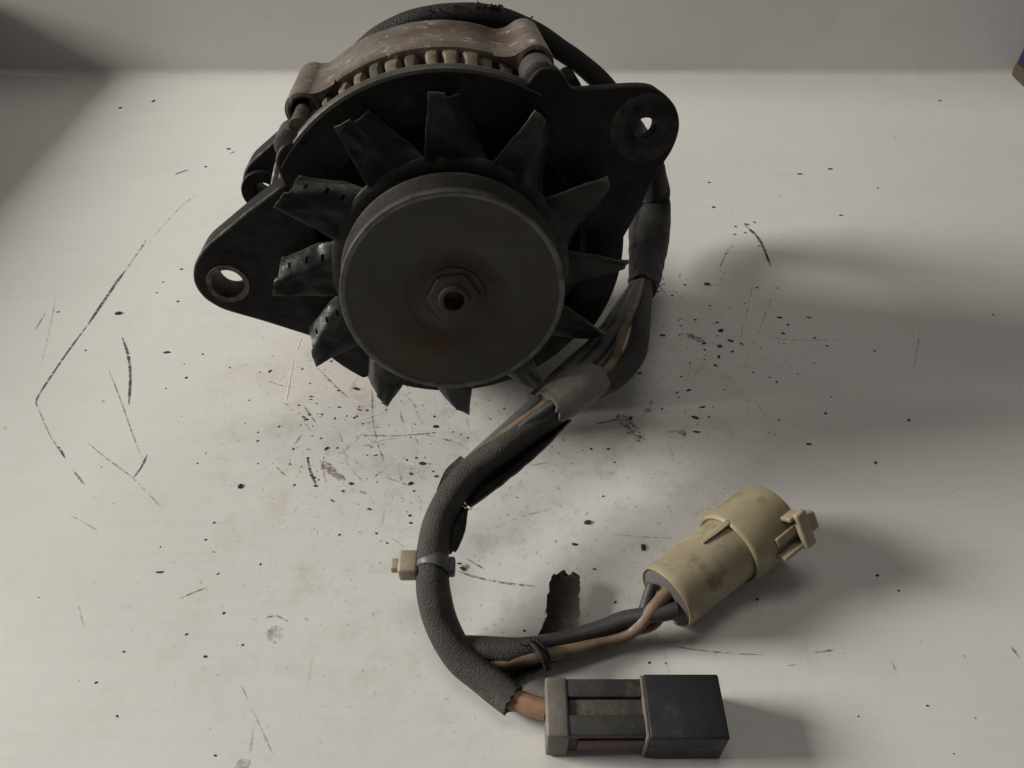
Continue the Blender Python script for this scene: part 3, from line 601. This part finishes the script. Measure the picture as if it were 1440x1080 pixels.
o = hpart('frayed_fibres', bm, 'rubber'); o['kind'] = 'stuff'
# ---- round plug (lies on the board)
a0, a1 = pix(937, 840, 11.6), pix(1083, 727, 13.6)
ax = (a1 - a0).normalized(); LEN = (a1 - a0).length
RP = Matrix.Translation(a0) @ ax.to_track_quat('Y', 'Z').to_matrix().to_4x4()
def rpart(name, bm, m, parent=None):
    bmesh.ops.transform(bm, matrix=RP, verts=bm.verts); return hpart(name, bm, m, parent)
L1 = LEN * .575
bm = bmesh.new(); lathe(bm, [(9.9, 1.2), (10.1, -.1), (10.6, -.4), (11.0, .2), (11.0, 2.4), (11.1, L1 - 1.5), (11.3, L1 + 1.5)], 72); rp = rpart('round_plug', bm, 'nylon')
bm = bmesh.new(); lathe(bm, [(11.2, L1 + .4), (12.2, L1 - .3), (12.9, L1 + .1), (13.2, L1 + 1.2), (13.1, LEN - 1), (12.7, LEN), (11.4, LEN + .1), (11.2, LEN - 6), (0, LEN - 7)], 72); rpart('plug_collar', bm, 'nylon', rp)
bm = bmesh.new(); lathe(bm, [(10.0, .3), (9.6, -.2), (0, -.3)], 64); rpart('rubber_seal', bm, 'seal', rp)
bm = bmesh.new(); lathe(bm, [(5.0, -.2), (4.9, -.45), (0, -.5)], 32, (1.8, -1.6)); rpart('wire_opening', bm, 'dark', rp)  # flat dark disc; the hole's shade is in its colour
# rib on the small barrel, moulded groove on the collar
bm = bmesh.new(); ribbon(bm, [(-3.2, L1 - 11, 10.9), (-3.2, L1 - 5, 11.5), (-3.2, L1 + .4, 12.3)], [.8, 1.4, 1.8], 1.4, n=4); rpart('moulded_rib', bm, 'nylon', rp)
# latch: two cheeks, bridge and tab on the upper right of the collar
LA = R(38); lu = Vector((math.cos(LA), 0, math.sin(LA))); ls = Vector((-math.sin(LA), 0, math.cos(LA))); ly = Vector((0, 1, 0))
def lbox(bm, s0, s1, y0, y1, u0, u1, bev):
    t = bmesh.new(); box(t, s0, s1, y0, y1, u0, u1, bev)
    for v in t.verts: v.co = ls * v.co.x + ly * v.co.y + lu * v.co.z
    me = bpy.data.meshes.new('t'); t.to_mesh(me); t.free(); bm.from_mesh(me); bpy.data.meshes.remove(me)
bm = bmesh.new(); lbox(bm, -6.0, -4.4, LEN - 13, LEN - .5, 12, 16.2, .5); rpart('latch_cheek', bm, 'nylon', rp)
bm = bmesh.new(); lbox(bm, 4.4, 6.0, LEN - 6, LEN - .5, 12, 16.2, .5); rpart('latch_cheek', bm, 'nylon', rp)
bm = bmesh.new(); lbox(bm, -6.6, 6.4, LEN - 4.2, LEN + .6, 15.2, 17.6, .8); rpart('latch_bridge', bm, 'nylon', rp)
bm = bmesh.new(); lbox(bm, -3.0, 3.4, LEN - 2.5, LEN + 4.4, 13.4, 17.0, .9); rpart('latch_tab', bm, 'nylon_d', rp)
bm = bmesh.new(); lbox(bm, -1.6, 1.6, LEN - 12, LEN - 2, 13.0, 14.2, .4); rpart('latch_tongue', bm, 'nylon', rp)
# ---- square plug
def qb(name, bm, m, parent=None): return hpart(name, bm, m, parent, 35)
X0, XA, XB, X1 = 9.6, 16.0, 38.2, 60.2; Y0, Y1 = 82.0, 99.6
bm = bmesh.new(); box(bm, XA - 1, XB + 1, Y0 + 1.4, Y1 - .8, 1.0, 12.4, .4); sq = qb('square_plug', bm, 'plug_mid')
bm = bmesh.new(); box(bm, X0, XA, Y0 + .2, Y1 - .2, .3, 14.8, .8, 3); qb('end_flange', bm, 'plug_grey', sq)
for y0, y1 in ((Y1 - 6.0, Y1 - .6), (Y0 + .9, Y0 + 6.6)):
    bm = bmesh.new(); box(bm, XA - .2, XB + .4, y0, y1, 11.5, 14.4, .5); qb('top_rail', bm, 'plug_mid', sq)
bm = bmesh.new(); box(bm, XA + .6, XB + .2, Y0 + 6.4, Y1 - 6.2, 11.8, 13.2, .3); qb('grime_strip', bm, 'plug_brown', sq)
bm = bmesh.new(); box(bm, XA + 2.5, XB - .2, Y0 + .5, Y0 + 2.5, 3.5, 11.0, .3); qb('side_lock', bm, 'plug_red', sq)
bm = bmesh.new(); box(bm, XB, X1, Y0 - .5, Y1 + .4, .2, 15.3, .7, 3); cap_o = qb('black_cap', bm, 'plug_black', sq)
bm = bmesh.new(); box(bm, XB - .9, XB + .1, Y0 - .3, Y1 + .2, .6, 15.0, .35); qb('cap_rim', bm, 'plug_grey', cap_o)

# ================================================================ torn strip of sleeve under the wires
s0 = pix(785, 850, 0); scrap = bmesh.new()
ribbon(scrap, [p - s0 for p in W((797, 811, 4.0), (792, 840, 3.4), (788, 885, 2.4), (765, 918, 1.4), (722, 950, 1.2))], [9, 10.5, 10.5, 8, 6], 1.7, n=10, curl=2.2, rag=2.0, seed=9, step=1.2)
o = link('sleeve_scrap', bm_mesh(scrap), 'scrap', None, 50); o.location = (s0.x * S, s0.y * S, 0)
tag(o, 'torn strip of black sleeve lying under the tan wire', 'scrap')

# ================================================================ crumbs
def crumb_mesh(seed, ln):
    rnd = random.Random(seed); bm = bmesh.new(); bmesh.ops.create_icosphere(bm, subdivisions=1, radius=1.0)
    for v in bm.verts:
        k = 1 + .8 * noise.noise(v.co * 2.1 + Vector((seed * 3.1, 0, 0)))
        v.co = Vector((v.co.x * ln, v.co.y, max(v.co.z * .45, -.3))) * k
        v.co.y += .25 * ln * math.sin(v.co.x * 1.3 / ln + seed)
    return bm_mesh(bm)
kinds = [crumb_mesh(k, l) for k, l in enumerate((1.2, 1.8, 2.6, 1.4, 3.4, 2.2))]
crumbs = [(235, 496, 8, 2, .2), (166, 441, 8, 3, .8), (337, 685, 8, 1, -.5), (338, 684, 7, 0, .5), (82, 439, 4, 2, 0), (120, 493, 4, 2, -.4), (380, 522, 6, 2, 1.2), (392, 600, 3, 0, 0), (437, 562, 4, 2, .2), (477, 573, 5, 2, -.2),
          (475, 550, 4, 1, -.4), (438, 558, 5, 2, .1), (506, 576, 7, 4, 0), (430, 590, 5, 3, .6), (426, 587, 5, 1, -.7), (460, 631, 6, 1, .7), (474, 630, 3, 0, 0), (493, 681, 7, 1, 0), (482, 691, 5, 1, .2), (444, 684, 6, 2, 0),
          (468, 704, 7, 4, -.4), (519, 716, 5, 3, 0), (577, 680, 6, 0, 0), (577, 667, 6, 1, -.6), (613, 670, 5, 3, .6), (582, 691, 4, 1, .4), (593, 652, 8, 3, .5), (576, 725, 4, 0, 0), (577, 736, 5, 1, -.2), (528, 640, 6, 4, .5),
          (612, 600, 7, 3, .7), (610, 609, 4, 2, 0), (225, 804, 9, 4, .25), (288, 924, 5, 1, -.1), (301, 735, 3, 0, 0), (289, 759, 3, 0, 0), (174, 917, 3.5, 1, .8), (262, 892, 3, 0, 0), (341, 907, 3, 0, 0), (302, 1063, 4, 1, -.5), (135, 960, 3, 0, 0),
          (301, 776, 4, 4, 0), (307, 807, 4, 2, .5), (994, 400, 8, 3, .3), (1014, 466, 9, 1, .2), (1009, 454, 5, 2, 0), (1028, 480, 8, 2, -.3), (1012, 488, 8, 1, -.4), (1011, 502, 5, 0, .5), (1030, 495, 5, 1, 0), (1006, 514, 5, 3, 0), (990, 483, 6, 3, .8),
          (1097, 447, 7, 2, -.2), (1138, 446, 7, 4, 0), (1108, 457, 4, 0, 0), (1101, 469, 5, 3, 0), (1064, 405, 4, 1, 0), (1050, 316, 6, 2, -.6), (1034, 319, 4, 1, 0), (1033, 330, 4, 1, 0), (1183, 303, 5, 2, 0), (1125, 245, 6, 2, 0), (1168, 238, 6, 2, .4), (1003, 292, 5, 1, 0), (997, 257, 4, 1, 0),
          (932, 472, 8, 2, -.2), (969, 549, 7, 2, .4), (953, 552, 5, 2, .5), (988, 572, 9, 4, .3), (978, 588, 10, 2, -.4), (980, 607, 10, 4, 0), (900, 525, 7, 2, .2), (916, 566, 4, 1, .4), (887, 588, 6, 0, 0), (1138, 625, 7, 2, -.2), (1161, 582, 5, 1, 0), (1231, 651, 4, 0, 0), (1278, 591, 4, 0, 0), (855, 632, 5, 1, 0), (864, 650, 3, 0, 0),
          (826, 735, 10, 3, .6), (808, 765, 9, 5, -.2), (906, 771, 12, 1, 1.2), (848, 698, 3, 0, 0), (650, 800, 8, 3, -.4), (646, 793, 6, 2, 0), (1065, 843, 4, 0, 0), (1234, 810, 5, 1, 0), (865, 847, 4, 0, 0), (913, 932, 3.5, 0, 0), (1263, 831, 4, 1, -1), (1043, 484, 5, 2, -.8), (1230, 494, 4, 1, 0), (1163, 487, 4, 1, 0),
          (1304, 993, 3.5, 1, 0), (217, 142, 4, 1, 1.4), (169, 152, 3.5, 0, 0), (321, 210, 5, 1, 0), (289, 235, 4, 1, 0), (215, 143, 3, 0, 0), (255, 379, 4, 1, .3), (229, 397, 3, 1, 0), (220, 412, 3, 1, 0), (250, 424, 3, 0, 0), (1000, 1056, 3.5, 0, 0), (786, 1057, 4, 1, 0), (420, 570, 3, 0, 0), (558, 540, 6, 3, .2), (500, 547, 8, 3, 0), (482, 503, 5, 3, .5)]
for x, y, s_, k, a in crumbs:
    p = pix(x, y, 0); d = (p - CM).length; half = s_ * .54 * d / F
    ln = (1.2, 1.8, 2.6, 1.4, 3.4, 2.2)[k]
    o = link('rubber_crumb', kinds[k], 'crumb', None, 0)
    o.location = (p.x * S, p.y * S, .3 * half / ln * S); sc = half / ln; o.scale = (sc * 1.05, sc * 1.05, sc)
    o.rotation_euler = (0, 0, a + random.uniform(-.2, .2))
    if y < 235: zone = 'on the board close to the back wall'
    elif x > 860 and y < 560: zone = 'on the board beside the upper cable sleeve'
    elif x > 780 and y < 700: zone = 'between the alternator and the round plug'
    elif x > 780 and y < 800 and x < 1000: zone = 'between the braided cable and the round plug'
    elif x > 780: zone = 'on the board near the two plugs'
    elif x < 350 and y < 470: zone = 'beside the mounting ear with the steel bushing'
    elif x < 350: zone = 'on the clear board away from cable and alternator'
    elif y < 625: zone = 'on the board just below the fan'
    else: zone = 'between the fan and the cable tie'
    tag(o, 'small black rubber crumb ' + zone, 'crumb', 'rubber crumbs ' + zone)
bm = bmesh.new()
for k in range(560):
    if k < 300: x, y = random.gauss(520, 120), random.gauss(600, 75)
    elif k < 500: x, y = random.gauss(990, 95), random.gauss(480, 90)
    else: x, y = random.uniform(40, 1400), random.uniform(130, 1060)
    if not (0 < x < 1440 and 112 < y < 1078): continue
    p = pix(x, y, 0); d = (p - CM).length; s_ = random.choice((.5, .6, .7, .9, 1.3, 1.9)) * d / F; a = random.uniform(0, 6.28); e = random.uniform(.4, 1)
    ca, sa = math.cos(a) * s_, math.sin(a) * s_
    q = [bm.verts.new((p.x + dx * ca - dy * sa * e, p.y + dx * sa + dy * ca * e, z)) for dx, dy, z in ((-1, -.8, .02), (1, -1, .02), (1.1, .7, .02), (-.7, 1, .02))]
    t = bm.verts.new((p.x, p.y, .02 + s_ * .5)); 
    for i in range(4): bm.faces.new((q[i], q[(i + 1) % 4], t))
o = link('dirt_specks', bm_mesh(bm), 'crumb', None, 0); tag(o, 'fine black grit scattered over the white board', 'grit', kind='stuff')
